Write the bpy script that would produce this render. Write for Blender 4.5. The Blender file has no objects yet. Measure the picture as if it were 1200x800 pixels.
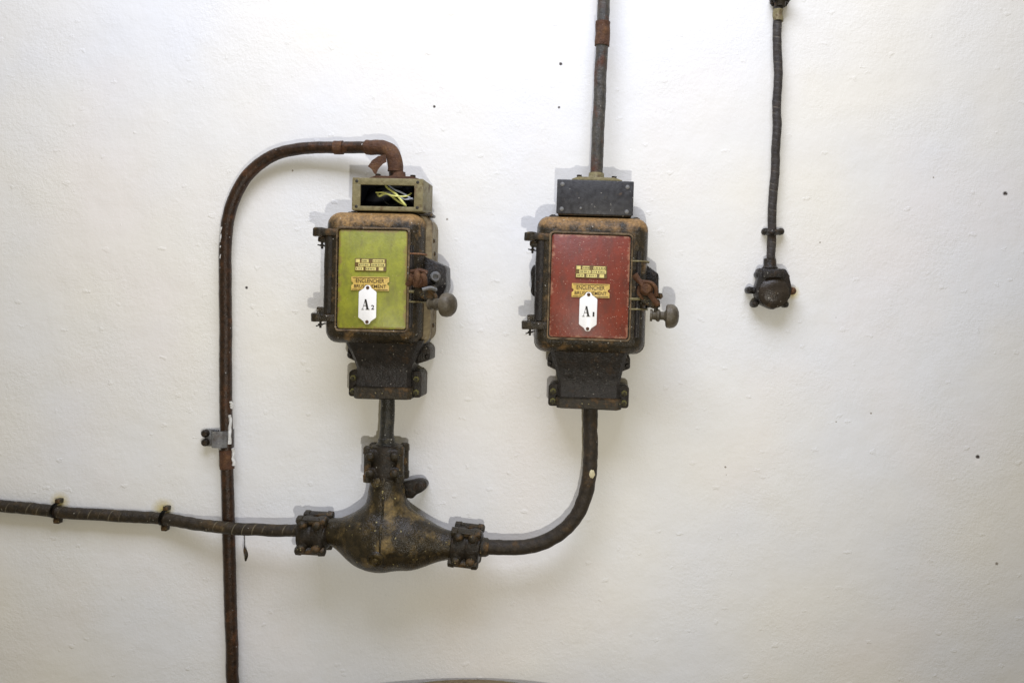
import bpy, bmesh, math, random
import numpy as np
from mathutils import Vector, Matrix, noise

random.seed(7)
S = 0.0015          # metres per unit; one unit is one photo pixel on the wall plane
D = 1000.0          # camera distance from the wall in units
VX, VY = 700.0, 360.0
C = bpy.context.scene.collection
PI = math.pi

def X(px, h=0): return (px - VX) * (D - h) / D
def Z(py, h=0): return (VY - py) * (D - h) / D
def V(x, h, z): return Vector((x, -h, z))
def W(px, py, h): return V(X(px, h), h, Z(py, h))

# ------------------------------------------------------------------ materials
def new_mat(name):
    m = bpy.data.materials.new(name); m.use_nodes = True
    nt = m.node_tree; nt.nodes.clear()
    out = nt.nodes.new('ShaderNodeOutputMaterial')
    b = nt.nodes.new('ShaderNodeBsdfPrincipled')
    nt.links.new(b.outputs[0], out.inputs[0])
    return m, nt, b

class N:
    def __init__(s, nt): s.nt = nt
    def node(s, t, **kw):
        n = s.nt.nodes.new(t)
        for k, v in kw.items(): setattr(n, k, v)
        return n
    def set(s, sock, v):
        if hasattr(v, 'is_output') or isinstance(v, bpy.types.NodeSocket): s.nt.links.new(v, sock)
        elif isinstance(v, (tuple, list)) and len(v) == 3 and sock.type == 'RGBA': sock.default_value = (*v, 1)
        else: sock.default_value = v
    def coord(s, which='Object', scale=(1, 1, 1), loc=(0, 0, 0), rot=(0, 0, 0)):
        t = s.node('ShaderNodeTexCoord'); m = s.node('ShaderNodeMapping')
        s.nt.links.new(t.outputs[which], m.inputs[0])
        m.inputs['Scale'].default_value = scale; m.inputs['Location'].default_value = loc
        m.inputs['Rotation'].default_value = rot
        return m.outputs[0]
    def noise(s, vec, scale, detail=4, rough=.55, dist=0):
        n = s.node('ShaderNodeTexNoise'); s.nt.links.new(vec, n.inputs['Vector'])
        n.inputs['Scale'].default_value = scale; n.inputs['Detail'].default_value = detail
        n.inputs['Roughness'].default_value = rough; n.inputs['Distortion'].default_value = dist
        return n.outputs[0]
    def voro(s, vec, scale):
        n = s.node('ShaderNodeTexVoronoi'); s.nt.links.new(vec, n.inputs['Vector'])
        n.inputs['Scale'].default_value = scale
        return n.outputs['Distance'], n.outputs['Color']
    def rng(s, v, a, b, c=0., d=1.):
        n = s.node('ShaderNodeMapRange'); s.set(n.inputs[0], v)
        for i, k in enumerate((a, b, c, d)): s.set(n.inputs[i + 1], k)
        return n.outputs[0]
    def math(s, op, a, b=0.):
        n = s.node('ShaderNodeMath', operation=op); s.set(n.inputs[0], a); s.set(n.inputs[1], b)
        return n.outputs[0]
    def mix(s, f, a, b):
        n = s.node('ShaderNodeMix', data_type='RGBA')
        s.set(n.inputs[0], f); s.set(n.inputs[6], a); s.set(n.inputs[7], b)
        return n.outputs[2]
    def bump(s, h, strength, dist, normal=None):
        n = s.node('ShaderNodeBump'); n.inputs['Strength'].default_value = strength
        n.inputs['Distance'].default_value = dist; s.set(n.inputs['Height'], h)
        if normal is not None: s.nt.links.new(normal, n.inputs['Normal'])
        return n.outputs[0]
    def sepz(s, vec, i=2):
        n = s.node('ShaderNodeSeparateXYZ'); s.nt.links.new(vec, n.inputs[0]); return n.outputs[i]

def iron(name, dark, mid, rust, lo=.5, hi=.65, rough=(.35, .7), speck=0., speck_col=(.6, .57, .5),
         top=None, bump=.5, sc=1., metallic=0., streak=None, wrap=False, seed=0., run=False):
    m, nt, b = new_mat(name); n = N(nt)
    co = n.coord(loc=(seed, seed * .7, seed * .3))
    base = n.mix(n.rng(n.noise(co, 120 * sc, 6), .35, .65), dark, mid)
    r = n.noise(co, 38 * sc, 9, .65)
    if top:
        oz = n.sepz(n.coord())
        r = n.math('ADD', r, n.rng(oz, top[0], top[1], 0., top[2]))
    if streak:
        cs = n.coord(scale=streak)
        r = n.math('ADD', n.math('MULTIPLY', r, .6), n.math('MULTIPLY', n.noise(cs, 60, 5), .4))
    if run:
        cc = n.coord()
        ax = n.math('ABSOLUTE', n.math('ADD', n.sepz(cc, 0), n.rng(n.noise(n.coord(scale=(.2, 1, 1)), 30, 3), .3, .7, -.016, .010)))
        k = n.math('MULTIPLY', n.rng(ax, .004, .020, 1, 0), n.rng(n.sepz(cc, 2), -.055, -.035))
        k = n.math('MULTIPLY', k, n.rng(n.sepz(cc, 2), .06, .03))
        r = n.math('ADD', r, n.math('MULTIPLY', k, .125))
    rf = n.rng(r, lo, hi)
    rustc = n.mix(n.rng(n.noise(co, 260 * sc, 5), .35, .68), rust, tuple(c * .42 for c in rust))
    col = n.mix(rf, base, rustc)
    dust = n.rng(n.noise(co, 90, 8, .75), .58, .8, 0, .28)
    col = n.mix(dust, col, (.17, .14, .085))
    if speck > 0:
        d, c = n.voro(co, 190 * sc)
        d = n.math('ADD', d, n.rng(n.noise(co, 700 * sc, 3, .7), .3, .7, -.16, .16))
        g = n.sepz(c, 0)
        k = n.math('MULTIPLY', n.rng(d, .10, .22, .85, 0), n.rng(g, 1 - speck, 1 - speck + .02))
        k = n.math('MULTIPLY', k, n.rng(n.noise(co, 900, 2), .4, .5))
        col = n.mix(k, col, speck_col)
    nt.links.new(col, b.inputs['Base Color'])
    rr = n.math('ADD', n.rng(n.noise(co, 160, 4), .3, .7, rough[0], rough[1]), n.math('MULTIPLY', rf, .2))
    nt.links.new(rr, b.inputs['Roughness'])
    b.inputs['Metallic'].default_value = metallic
    b.inputs['Specular IOR Level'].default_value = .30
    hgt = n.math('ADD', n.math('MULTIPLY', n.noise(co, 420 * sc, 6, .65), 1.), n.math('MULTIPLY', n.noise(co, 110 * sc, 4), 1.2))
    hgt = n.math('ADD', hgt, n.math('MULTIPLY', rf, .25))
    nrm = n.bump(hgt, bump, .0022)
    if wrap:
        uv = n.coord('UV')
        u, v = n.sepz(uv, 0), n.sepz(uv, 1)
        w = n.math('FRACT', n.math('ADD', n.math('MULTIPLY', u, wrap), v))
        w = n.rng(w, 0, .25, 0, 1)
        nrm = n.bump(w, .45, .0016, nrm)
        col2 = n.mix(n.math('MULTIPLY', n.rng(w, 0, .5, .5, 0), n.rng(n.math('ADD', n.noise(co, 30, 3), n.rng(n.sepz(n.coord(), 0), -.30, -.10, .12, 0)), .50, .62)), col, (.34, .30, .20))
        nt.links.new(col2, b.inputs['Base Color'])
    nt.links.new(nrm, b.inputs['Normal'])
    return m

def paint(name, col, col2, worn, lo=.62, hi=.72, rough=.45, speck=.02, edge=None, dirt=(.1, .1, .03)):
    m, nt, b = new_mat(name); n = N(nt)
    co = n.coord()
    c = n.mix(n.rng(n.noise(co, 28, 7, .65), .35, .68), col, col2)
    c = n.mix(n.rng(n.noise(co, 300, 4, .7), .45, .75, 0, .45), c, tuple(x * .45 for x in col))
    c = n.mix(n.rng(n.noise(n.coord(scale=(1, 1, .35), loc=(2, 1, 0)), 60, 7, .7), .47, .70, 0, .8), c, dirt)
    w = n.noise(co, 75, 9, .75)
    if edge:
        ex, ez = edge
        cc = n.coord()
        ax = n.math('ABSOLUTE', n.sepz(cc, 0)); az = n.math('ABSOLUTE', n.sepz(cc, 2))
        e = n.math('MAXIMUM', n.rng(ax, ex - .008, ex, 0, .26), n.rng(az, ez - .008, ez, 0, .26))
        w = n.math('ADD', w, e)
    c = n.mix(n.rng(w, lo, hi), c, worn)
    d, vc = n.voro(co, 330)
    d = n.math('ADD', d, n.rng(n.noise(co, 800, 3, .7), .3, .7, -.16, .16))
    k = n.math('MULTIPLY', n.rng(d, .08, .25, .7, 0), n.rng(n.math('ADD', n.sepz(vc, 0), n.rng(n.noise(co, 45, 3), .45, .65, 0, .10)), 1.02 - speck, 1.04 - speck))
    c = n.mix(k, c, (.55, .36, .26))
    nt.links.new(c, b.inputs['Base Color'])
    b.inputs['Roughness'].default_value = rough
    nt.links.new(n.bump(n.noise(co, 260, 6, .6), .35, .001), b.inputs['Normal'])
    return m

def plain(name, col, rough=.5, metallic=0., var=.25):
    m, nt, b = new_mat(name); n = N(nt)
    co = n.coord()
    c = n.mix(n.rng(n.noise(co, 240, 5), .3, .7, 0, 1), col, tuple(x * (1 - var) for x in col))
    nt.links.new(c, b.inputs['Base Color'])
    b.inputs['Roughness'].default_value = rough; b.inputs['Metallic'].default_value = metallic
    nt.links.new(n.bump(n.noise(co, 500, 4), .2, .0008), b.inputs['Normal'])
    return m

M = {}
M['lid'] = iron('lid iron', (.017, .014, .009), (.040, .029, .016), (.36, .215, .08), .56, .77, (.18, .36), .18, top=(.078, .106, .34), bump=.55)
M['lid_red'] = iron('rusty lid iron', (.018, .015, .010), (.042, .031, .017), (.33, .19, .07), .55, .76, (.18, .36), .18, top=(.081, .110, .31), bump=.55, seed=3.1)
M['lip'] = iron('tan worn lip', (.20, .14, .075), (.10, .068, .036), (.055, .036, .022), .46, .66, (.4, .6), .1)
M['socket'] = iron('brown black bakelite', (.026, .020, .015), (.040, .031, .023), (.11, .07, .035), .58, .74, (.2, .34), .12, (.6, .58, .5), bump=.25)
M['ear'] = iron('yellow spattered bolt', (.08, .07, .03), (.30, .27, .08), (.045, .04, .022), .46, .58, (.3, .5), .3, (.6, .55, .2))
M['housing'] = iron('worn tan housing paint', (.30, .24, .14), (.19, .15, .085), (.10, .055, .026), .48, .70, (.4, .65), .1, streak=(1, 1, .15))
M['housing_red'] = iron('dark housing paint', (.036, .030, .020), (.065, .052, .032), (.14, .075, .035), .48, .66, (.4, .65), .1, seed=1.7)
M['frame'] = iron('olive tan frame', (.24, .205, .105), (.17, .145, .07), (.12, .065, .03), .54, .68, (.4, .6), .05)
M['black'] = iron('black enamel iron', (.012, .0105, .010), (.024, .020, .018), (.085, .048, .022), .57, .74, (.22, .42), .2, (.30, .28, .24))
M['gland'] = iron('mottled gland iron', (.015, .012, .008), (.034, .026, .014), (.16, .088, .030), .52, .66, (.28, .5), .2, (.5, .42, .2))
M['joint'] = iron('bronze black cast iron', (.014, .011, .006), (.030, .022, .011), (.19, .135, .045), .52, .76, (.18, .34), .14, (.5, .42, .18), sc=.8)
M['joint_body'] = iron('bronze black cast iron with tan run', (.014, .011, .006), (.036, .026, .012), (.24, .165, .06), .51, .72, (.18, .34), .16, (.5, .42, .18), sc=.8, run=True)
M['joint_dark'] = iron('black cast clamp', (.010, .008, .006), (.023, .017, .011), (.085, .046, .020), .57, .70, (.28, .5), .12, (.5, .47, .4))
M['slate'] = iron('slate grey cover plate', (.028, .028, .031), (.050, .051, .055), (.13, .085, .05), .66, .78, (.35, .5), .10, (.4, .38, .34), bump=.2)
M['rust'] = iron('red brown rust', (.060, .026, .013), (.10, .045, .021), (.19, .095, .042), .50, .68, (.45, .7), .06, bump=.8)
M['rust_light'] = iron('orange rust', (.20, .09, .042), (.28, .14, .07), (.36, .20, .11), .48, .66, (.6, .85), .05, bump=.9)
M['conduit'] = iron('rusted brown conduit', (.018, .010, .006), (.040, .020, .010), (.135, .055, .020), .54, .74, (.22, .42), .05, (.75, .73, .7), top=(.42, .80, .20), bump=.35)
M['conduit_grey'] = iron('grey conduit with rust', (.040, .039, .036), (.080, .072, .058), (.10, .040, .020),   .50, .62, (.22, .45), .12, (.35, .33, .25), streak=(1, 1, .3), bump=.5)
M['cable'] = iron('dark wrapped cable', (.017, .013, .009), (.036, .026, .015), (.10, .065, .028), .54, .7, (.35, .55), .14, (.60, .57, .48), wrap=28., bump=.6)
M['cable_plain'] = iron('dark tarred cable', (.018, .014, .010), (.036, .026, .016), (.10, .06, .026), .54, .72, (.42, .62), .03, (.55, .52, .45), bump=.5)
M['cable_black'] = iron('glossy black cable', (.014, .014, .012), (.030, .027, .020), (.09, .075, .04), .56, .7, (.18, .35), .16, (.6, .58, .5))
M['cable_grey'] = iron('grey armoured cable', (.028, .024, .022), (.050, .044, .038), (.07, .05, .04), .54, .7, (.45, .65), .02, wrap=45., bump=.4)
M['knob'] = iron('grey brown bakelite', (.085, .072, .050), (.12, .10, .070), (.05, .04, .028), .5, .7, (.32, .5), .04, bump=.3)
M['brass'] = plain('old brass', (.74, .52, .13), .42, .0, .35)
M['brass_dark'] = plain('tarnished brass', (.17, .105, .03), .5, .0, .5)
M['pale_field'] = plain('pale yellow field', (.80, .69, .24), .5, 0, .25)
M['ink'] = plain('engraved black', (.022, .018, .012), .6)
M['lettering'] = plain('engraved brown', (.045, .018, .006), .6)
M['enamel'] = plain('white enamel', (.90, .90, .89), .35, 0, .05)
M['wire_yellow'] = plain('yellow wire', (.78, .78, .25), .4)
M['wire_white'] = plain('blue grey wire', (.55, .60, .72), .4)
M['wire_black'] = plain('black wire', (.012, .013, .018), .35)
M['interior'] = plain('black interior', (.010, .011, .017), .5)
M['steel'] = iron('grey strap steel', (.12, .12, .125), (.19, .19, .18), (.10, .07, .05), .56, .7, (.3, .5), .1, bump=.4)
M['rim'] = iron('tan worn rim', (.19, .14, .075), (.15, .11, .06), (.13, .085, .045), .55, .7, (.5, .7), .03)
M['drum'] = iron('brown drum', (.14, .10, .06), (.10, .07, .045), (.07, .04, .02), .5, .7, (.5, .7), .03)
M['drum_dark'] = plain('dark reddish brown', (.045, .022, .018), .6)
M['paintpatch'] = plain('cream paint splash', (.62, .56, .36), .6)
M['whitepaint'] = plain('white paint splash', (.72, .72, .70), .6)
M['green'] = paint('yellow green paint', (.31, .32, .030), (.185, .20, .024), (.22, .155, .045), .62, .76, .42, .03, edge=(.0555, .080), dirt=(.16, .15, .035))
M['red'] = paint('brick red paint', (.215, .033, .013), (.135, .023, .011), (.33, .15, .09), .655, .78, .45, .26, edge=(.0635, .083), dirt=(.10, .030, .018))

# wall plaster
def wall_mat():
    m, nt, b = new_mat('whitewashed plaster'); n = N(nt)
    co = n.coord()
    c = n.mix(n.rng(n.noise(n.coord(loc=(.3, 0, .2)), 1.9, 3, .5), .38, .62), (.80, .78, .71), (.765, .78, .80))
    c = n.mix(n.rng(n.noise(co, 3.1, 4, .5), .5, .7, 0, .5), c, (.80, .76, .735))
    c = n.mix(n.rng(n.noise(co, 14, 8, .7), .52, .8, 0, .22), c, (.72, .69, .60))
    # little nail holes and specks of the wall
    def spots(lst, col, c, soft=.6):
        for px, py, r in lst:
            cc = n.coord(loc=(0, 0, 0))
            vd = n.node('ShaderNodeVectorMath', operation='DISTANCE'); nt.links.new(cc, vd.inputs[0])
            vd.inputs[1].default_value = (X(px) * S, 0, Z(py) * S)
            dd = n.math('ADD', vd.outputs['Value'], n.math('MULTIPLY', n.noise(cc, 380, 2), r * S * .8))
            c = n.mix(n.rng(dd, r * S * (1.4 - soft * .5), r * S * (1.4 + soft * .5), 1, 0), c, col)
        return c
    c = spots([(657, 75, 1.9), (655, 126, 1.4), (509, 125, 1.5), (289, 337, 1.6), (1178, 227, 2.6), (1146, 535, 2.3), ], (.055, .045, .04), c)
    c = spots([(1168, 660, 1.8), (1021, 484, 1.2), (850, 547, 1.2), (524, 257, 1.2), (343, 200, 1.0), (980, 372, .9), (961, 284, .9), (496, 431, 1), (1094, 208, .9), (851, 556, .6), (980, 494, .9)], (.30, .27, .23), c)
    # iron stains where the cable clips are nailed in
    c = spots([(70, 588, 7), (191, 597, 8), (929, 343, 5)], (.56, .45, .13), c, 1.8)
    c = spots([(1146, 541, 3.2), (1178, 232, 3)], (.82, .81, .80), c, 1)  # light on the lower edge of the two larger holes, painted as pale spots
    nt.links.new(c, b.inputs['Base Color'])
    b.inputs['Roughness'].default_value = .62
    b.inputs['Specular IOR Level'].default_value = .35
    # trowel marks and grit
    cd = n.coord(scale=(1, 1, 2.2), rot=(0, .35, 0))
    mask = n.rng(n.noise(co, 5.5, 4, .6), .38, .62, .2, 1.)
    ridg = n.noise(cd, 42, 7, .62, .6)
    ridg = n.math('ABSOLUTE', n.math('SUBTRACT', ridg, .5))
    ridg = n.rng(ridg, 0, .055, 1, 0)
    m2 = n.rng(n.noise(co, 17, 3), .50, .64)
    h = n.math('MULTIPLY', n.math('MULTIPLY', ridg, m2), .035)
    h = n.math('ADD', h, n.math('MULTIPLY', n.math('MULTIPLY', n.noise(co, 170, 6, .65), mask), .62))
    h = n.math('ADD', h, n.math('MULTIPLY', n.noise(co, 26, 4), .8))
    d, vc = n.voro(n.coord(scale=(1, 1, 1.6), rot=(0, .5, 0)), 34)
    d = n.math('ADD', d, n.rng(n.noise(co, 90, 4), .3, .7, -.22, .22))
    h = n.math('ADD', h, n.math('MULTIPLY', n.math('MULTIPLY', n.rng(d, .05, .22, 1, 0), n.rng(n.sepz(vc, 0), .80, .82)), .28))
    nt.links.new(n.bump(h, .66, .0026), b.inputs['Normal'])
    return m
M['wall'] = wall_mat()

# ------------------------------------------------------------------ mesh helpers
def ring_faces(bm, rings, closed=True, cap0=True, cap1=True):
    vr = [[bm.verts.new(p) for p in r] for r in rings]
    n = len(vr[0])
    for a, b in zip(vr, vr[1:]):
        for i in range(n if closed else n - 1):
            j = (i + 1) % n
            bm.faces.new((a[i], a[j], b[j], b[i]))
    if closed and cap0: bm.faces.new(vr[0][::-1])
    if closed and cap1: bm.faces.new(vr[-1])
    return vr

def merge(bm, t):
    me = bpy.data.meshes.new('t'); t.to_mesh(me); t.free(); bm.from_mesh(me); bpy.data.meshes.remove(me)

def bx(bm, x0, x1, h0, h1, z0, z1, bev=0., seg=2, rot=0., tilt=None):
    t = bmesh.new()
    bmesh.ops.create_cube(t, size=1)
    c = V((x0 + x1) / 2, (h0 + h1) / 2, (z0 + z1) / 2)
    for v in t.verts: v.co = Vector((v.co.x * (x1 - x0), v.co.y * (h1 - h0), v.co.z * (z1 - z0)))
    if bev: bmesh.ops.bevel(t, geom=t.edges[:], offset=bev, segments=seg, affect='EDGES', profile=.5)
    R = Matrix.Rotation(rot, 3, 'Y')
    if tilt: R = tilt @ R
    for v in t.verts: v.co = R @ v.co + c
    merge(bm, t)

def rrect(cx, cz, hw, hh, r, seg=5):
    pts = []
    r = min(r, hw * .98, hh * .98)
    for k, (sx, sz) in enumerate(((1, 1), (-1, 1), (-1, -1), (1, -1))):
        for i in range(seg + 1):
            a = k * PI / 2 + i * PI / 2 / seg
            pts.append((cx + sx * (hw - r) + r * math.cos(a), cz + sz * (hh - r) + r * math.sin(a)))
    return pts

def plate_loft(bm, levels, cap0=True, cap1=True):
    """levels: list of (h, cx, cz, hw, hh, r)"""
    rings = [[V(x, h, z) for x, z in rrect(cx, cz, hw, hh, r)] for h, cx, cz, hw, hh, r in levels]
    return ring_faces(bm, rings, cap0=cap0, cap1=cap1)

def poly(bm, pts, h0, h1, bev=0.):
    t = bmesh.new()
    ring_faces(t, [[V(x, h0, z) for x, z in pts], [V(x, h1, z) for x, z in pts]])
    bmesh.ops.recalc_face_normals(t, faces=t.faces[:])
    if bev: bmesh.ops.bevel(t, geom=t.edges[:], offset=bev, segments=2, affect='EDGES', profile=.5, clamp_overlap=True)
    merge(bm, t)

def frame_of(d):
    d = d.normalized()
    a = Vector((0, 0, 1)) if abs(d.z) < .9 else Vector((1, 0, 0))
    u = d.cross(a).normalized(); return u, d.cross(u).normalized()

def lathe(bm, p, d, prof, seg=24, sq=(1, 1), phase=0.):
    """prof: list of (dist along d, radius)"""
    d = d.normalized(); u, v = frame_of(d)
    rings = []
    for t, r in prof:
        rings.append([p + d * t + (u * math.cos(phase + 2 * PI * i / seg) * sq[0] + v * math.sin(phase + 2 * PI * i / seg) * sq[1]) * max(r, .01) for i in range(seg)])
    ring_faces(bm, rings)

def bolt(bm, p, d, r, l, n=6, stud=True):
    ph = random.random() * PI
    lathe(bm, p, d, [(0, r), (l * .8, r), (l, r * .86)], n, phase=ph)
    if stud: lathe(bm, p, d, [(l * .9, r * .5), (l * 1.45, r * .5), (l * 1.55, r * .4)], 10)

def screw(bm, p, d, r, l):
    lathe(bm, p, d, [(0, r), (l * .5, r), (l, r * .6)], 14)

def smooth_path(pts, step):
    P = [pts[0] * 2 - pts[1]] + list(pts) + [pts[-1] * 2 - pts[-2]]
    out = []
    for i in range(1, len(P) - 2):
        a, b, c, d = P[i - 1], P[i], P[i + 1], P[i + 2]
        n = max(2, int((c - b).length / step))
        for k in range(n):
            t = k / n
            out.append(.5 * ((2 * b) + (c - a) * t + (2 * a - 5 * b + 4 * c - d) * t * t + (3 * b - a - 3 * c + d) * t ** 3))
    out.append(P[-2].copy())
    return out

def tube(bm, pts, r, seg=20, step=2.5, jit=0., wob=0., straight=False, seed=0.):
    path = list(pts) if straight else smooth_path(pts, step)
    uvl = bm.loops.layers.uv.verify()
    L = 0; rings = []; Ls = []
    t0 = (path[1] - path[0]).normalized(); u, v = frame_of(t0)
    for i, p in enumerate(path):
        t = (path[min(i + 1, len(path) - 1)] - path[max(i - 1, 0)]).normalized()
        u = (u - t * u.dot(t)).normalized(); v = t.cross(u)
        if i: L += (p - path[i - 1]).length
        rr = r(L) if callable(r) else r
        if wob:
            p = p + u * (noise.noise(Vector((L * .025, seed, 0))) * wob) + v * (noise.noise(Vector((L * .025, seed, 9))) * wob)
        ring = []
        for k in range(seg):
            a = 2 * PI * k / seg
            dr = noise.noise(Vector((math.cos(a) * .8 + seed, math.sin(a) * .8, L * .12))) * jit if jit else 0
            ring.append(p + (u * math.cos(a) + v * math.sin(a)) * (rr + dr))
        rings.append([bm.verts.new(q) for q in ring]); Ls.append(L)
    for i, (a, b) in enumerate(zip(rings, rings[1:])):
        for k in range(seg):
            j = (k + 1) % seg
            f = bm.faces.new((a[k], a[j], b[j], b[k]))
            uv = [(Ls[i], k / seg), (Ls[i], (k + 1) / seg), (Ls[i + 1], (k + 1) / seg), (Ls[i + 1], k / seg)]
            for lo, w in zip(f.loops, uv): lo[uvl].uv = (w[0] * .003, w[1])
    bm.faces.new(rings[0][::-1]); bm.faces.new(rings[-1])
    return path

def rough_up(bm, amp, sc=.08):
    bmesh.ops.recalc_face_normals(bm, faces=bm.faces[:])
    bm.normal_update()
    for v in bm.verts:
        v.co += v.normal * noise.noise(v.co * sc) * amp

def obj(name, bm, mat, parent=None, smooth=38, world=True):
    """bm in units; inside a thing the units are local to the thing's empty"""
    bmesh.ops.recalc_face_normals(bm, faces=bm.faces[:])
    for v in bm.verts: v.co *= S
    for f in bm.faces: f.smooth = True
    for e in bm.edges:
        if len(e.link_faces) == 2 and e.calc_face_angle(0) > math.radians(smooth): e.smooth = False
    lo = Vector([min(v.co[i] for v in bm.verts) for i in range(3)])
    hi = Vector([max(v.co[i] for v in bm.verts) for i in range(3)])
    c = (lo + hi) / 2
    for v in bm.verts: v.co -= c
    me = bpy.data.meshes.new(name); bm.to_mesh(me); bm.free()
    me.materials.append(mat)
    o = bpy.data.objects.new(name, me); C.objects.link(o)
    o.location = c
    if parent is not None:
        o.parent = parent
        if parent.type == 'MESH': o.location = c - parent.location      # sub-part of a part
    return o

def objs(name, bm, mat, parent):
    """one object for every separate piece of the bmesh (pieces that touch stay together)"""
    bm.verts.ensure_lookup_table(); bm.verts.index_update(); seen = set(); isl = []
    for v in bm.verts:
        if v.index in seen: continue
        st = [v]; seen.add(v.index); cur = []
        while st:
            a = st.pop(); cur.append(a.index)
            for e in a.link_edges:
                q = e.other_vert(a)
                if q.index not in seen: seen.add(q.index); st.append(q)
        isl.append(cur)
    def bb(c): return [(min(bm.verts[i].co[k] for i in c) - .1, max(bm.verts[i].co[k] for i in c) + .1) for k in range(3)]
    ch = True
    while ch:
        ch = False
        for i in range(len(isl)):
            for j in range(i + 1, len(isl)):
                a, c = bb(isl[i]), bb(isl[j])
                if all(a[k][0] <= c[k][1] and c[k][0] <= a[k][1] for k in range(3)):
                    isl[i] += isl.pop(j); ch = True; break
            if ch: break
    for c in isl:
        keep = set(c); t = bm.copy(); t.verts.ensure_lookup_table()
        bmesh.ops.delete(t, geom=[v for v in t.verts if v.index not in keep], context='VERTS')
        obj(name, t, mat, parent)
    bm.free()

def tag(o, label, cat, group=None, kind=None):
    o['label'] = label; o['category'] = cat
    if group: o['group'] = group
    if kind: o['kind'] = kind
    return o

def thing(name, label, cat, x, h, z, roty=0., group=None):
    o = bpy.data.objects.new(name, None); C.objects.link(o)
    o.location = V(x, h, z) * S; o.rotation_euler = (0, roty, 0)
    o.empty_display_size = .05
    return tag(o, label, cat, group)

def text_bm(txt, width, height, x, h, z, thick=.25, bold=.0):
    cu = bpy.data.curves.new('t', 'FONT'); cu.body = txt; cu.align_x = 'CENTER'; cu.align_y = 'CENTER'
    cu.size = 1; cu.extrude = .02; cu.offset = bold
    o = bpy.data.objects.new('t', cu); C.objects.link(o)
    bpy.context.view_layer.update()
    me = bpy.data.meshes.new_from_object(o)
    bpy.data.objects.remove(o); bpy.data.curves.remove(cu)
    bm = bmesh.new(); bm.from_mesh(me); bpy.data.meshes.remove(me)
    xs = [v.co.x for v in bm.verts]; ys = [v.co.y for v in bm.verts]; zs = [v.co.z for v in bm.verts]
    cx, cy = (min(xs) + max(xs)) / 2, (min(ys) + max(ys)) / 2
    kx, ky = width / (max(xs) - min(xs)), height / (max(ys) - min(ys))
    for v in bm.verts:
        hh = h + (thick if v.co.z > 0 else 0)
        v.co = V(x + (v.co.x - cx) * kx, hh, z + (v.co.y - cy) * ky)
    return bm

# ------------------------------------------------------------------ the wall and what is round it
def build_wall():
    nx, nz = 560, 400
    xs = np.linspace(-2.5, 2.1, nx); zs = np.linspace(-1.35, 1.75, nz)
    co = np.zeros((nz, nx, 3)); co[..., 0] = xs[None]; co[..., 2] = zs[:, None]
    for j in range(nz):
        for i in range(nx):
            x, z = xs[i], zs[j]
            co[j, i, 1] = noise.noise(Vector((x * 3.1, z * 3.1, 4))) * .0016 + noise.noise(Vector((x * 13, z * 15, 1))) * .0007 \
                + noise.noise(Vector((x * 38, z * 44, 2))) * .00025
    idx = np.arange(nx * nz).reshape(nz, nx)
    f = np.stack([idx[:-1, :-1], idx[:-1, 1:], idx[1:, 1:], idx[1:, :-1]], -1).reshape(-1, 4)
    me = bpy.data.meshes.new('wall')
    me.vertices.add(nx * nz); me.vertices.foreach_set('co', co.ravel())
    me.loops.add(f.size); me.loops.foreach_set('vertex_index', f.ravel().astype(np.int32))
    me.polygons.add(len(f)); me.polygons.foreach_set('loop_start', np.arange(0, f.size, 4, dtype=np.int32))
    me.update(calc_edges=True); me.validate()
    me.polygons.foreach_set('use_smooth', [True] * len(f))
    me.materials.append(M['wall'])
    o = bpy.data.objects.new('wall', me); C.objects.link(o); o['kind'] = 'structure'
build_wall()

# round rim at the bottom edge
cxd, Rd, zt = -148., 187., -431.6
dr = thing('drum', 'round brown drum with a tan rim, only its top edge showing below the joint box', 'drum', cxd, Rd + 6, zt - 430)
b = bmesh.new(); lathe(b, V(0, 0, 0), V(0, 0, 1), [(0, Rd - 8), (8, Rd - 4), (416, Rd - 4), (422, Rd - 6)], 96); obj('barrel_wall', b, M['drum'], dr)
b = bmesh.new()
lathe(b, V(0, 0, 0), V(0, 0, 1), [(420, Rd - 18), (417, Rd - 2), (420, Rd), (427, Rd), (430, Rd - 3), (430, Rd - 16), (428, Rd - 18)], 96)
obj('rim', b, M['rim'], dr)
b = bmesh.new(); lathe(b, V(0, 0, 0), V(0, 0, 1), [(418, Rd - 18.5), (426, Rd - 18.5), (427, Rd - 21)], 96); obj('drum_top', b, M['drum_dark'], dr)

# ------------------------------------------------------------------ switch boxes
def letterA(bm, x, h, z, k=1.):
    t = .35
    def q(pts): poly(bm, [(x + a * k * .82, z + c * k) for a, c in pts], h, h + t)
    q([(-1.3, 6), (1.2, 6), (4.6, -5.2), (1.5, -5.2)])                       # thick stroke
    q([(-.9, 5.0), (-.5, 4.0), (-3.6, -5.2), (-4.05, -5.2)])                # thin stroke
    q([(-2.6, -1.7), (1.0, -1.7), (1.2, -1.1), (-2.45, -1.1)])               # bar
    q([(-5.6, -6), (-2.2, -6), (-2.2, -5.4), (-5.6, -5.4)])
    q([(.4, -6), (5.8, -6), (5.8, -5.2), (.4, -5.2)])

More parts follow.
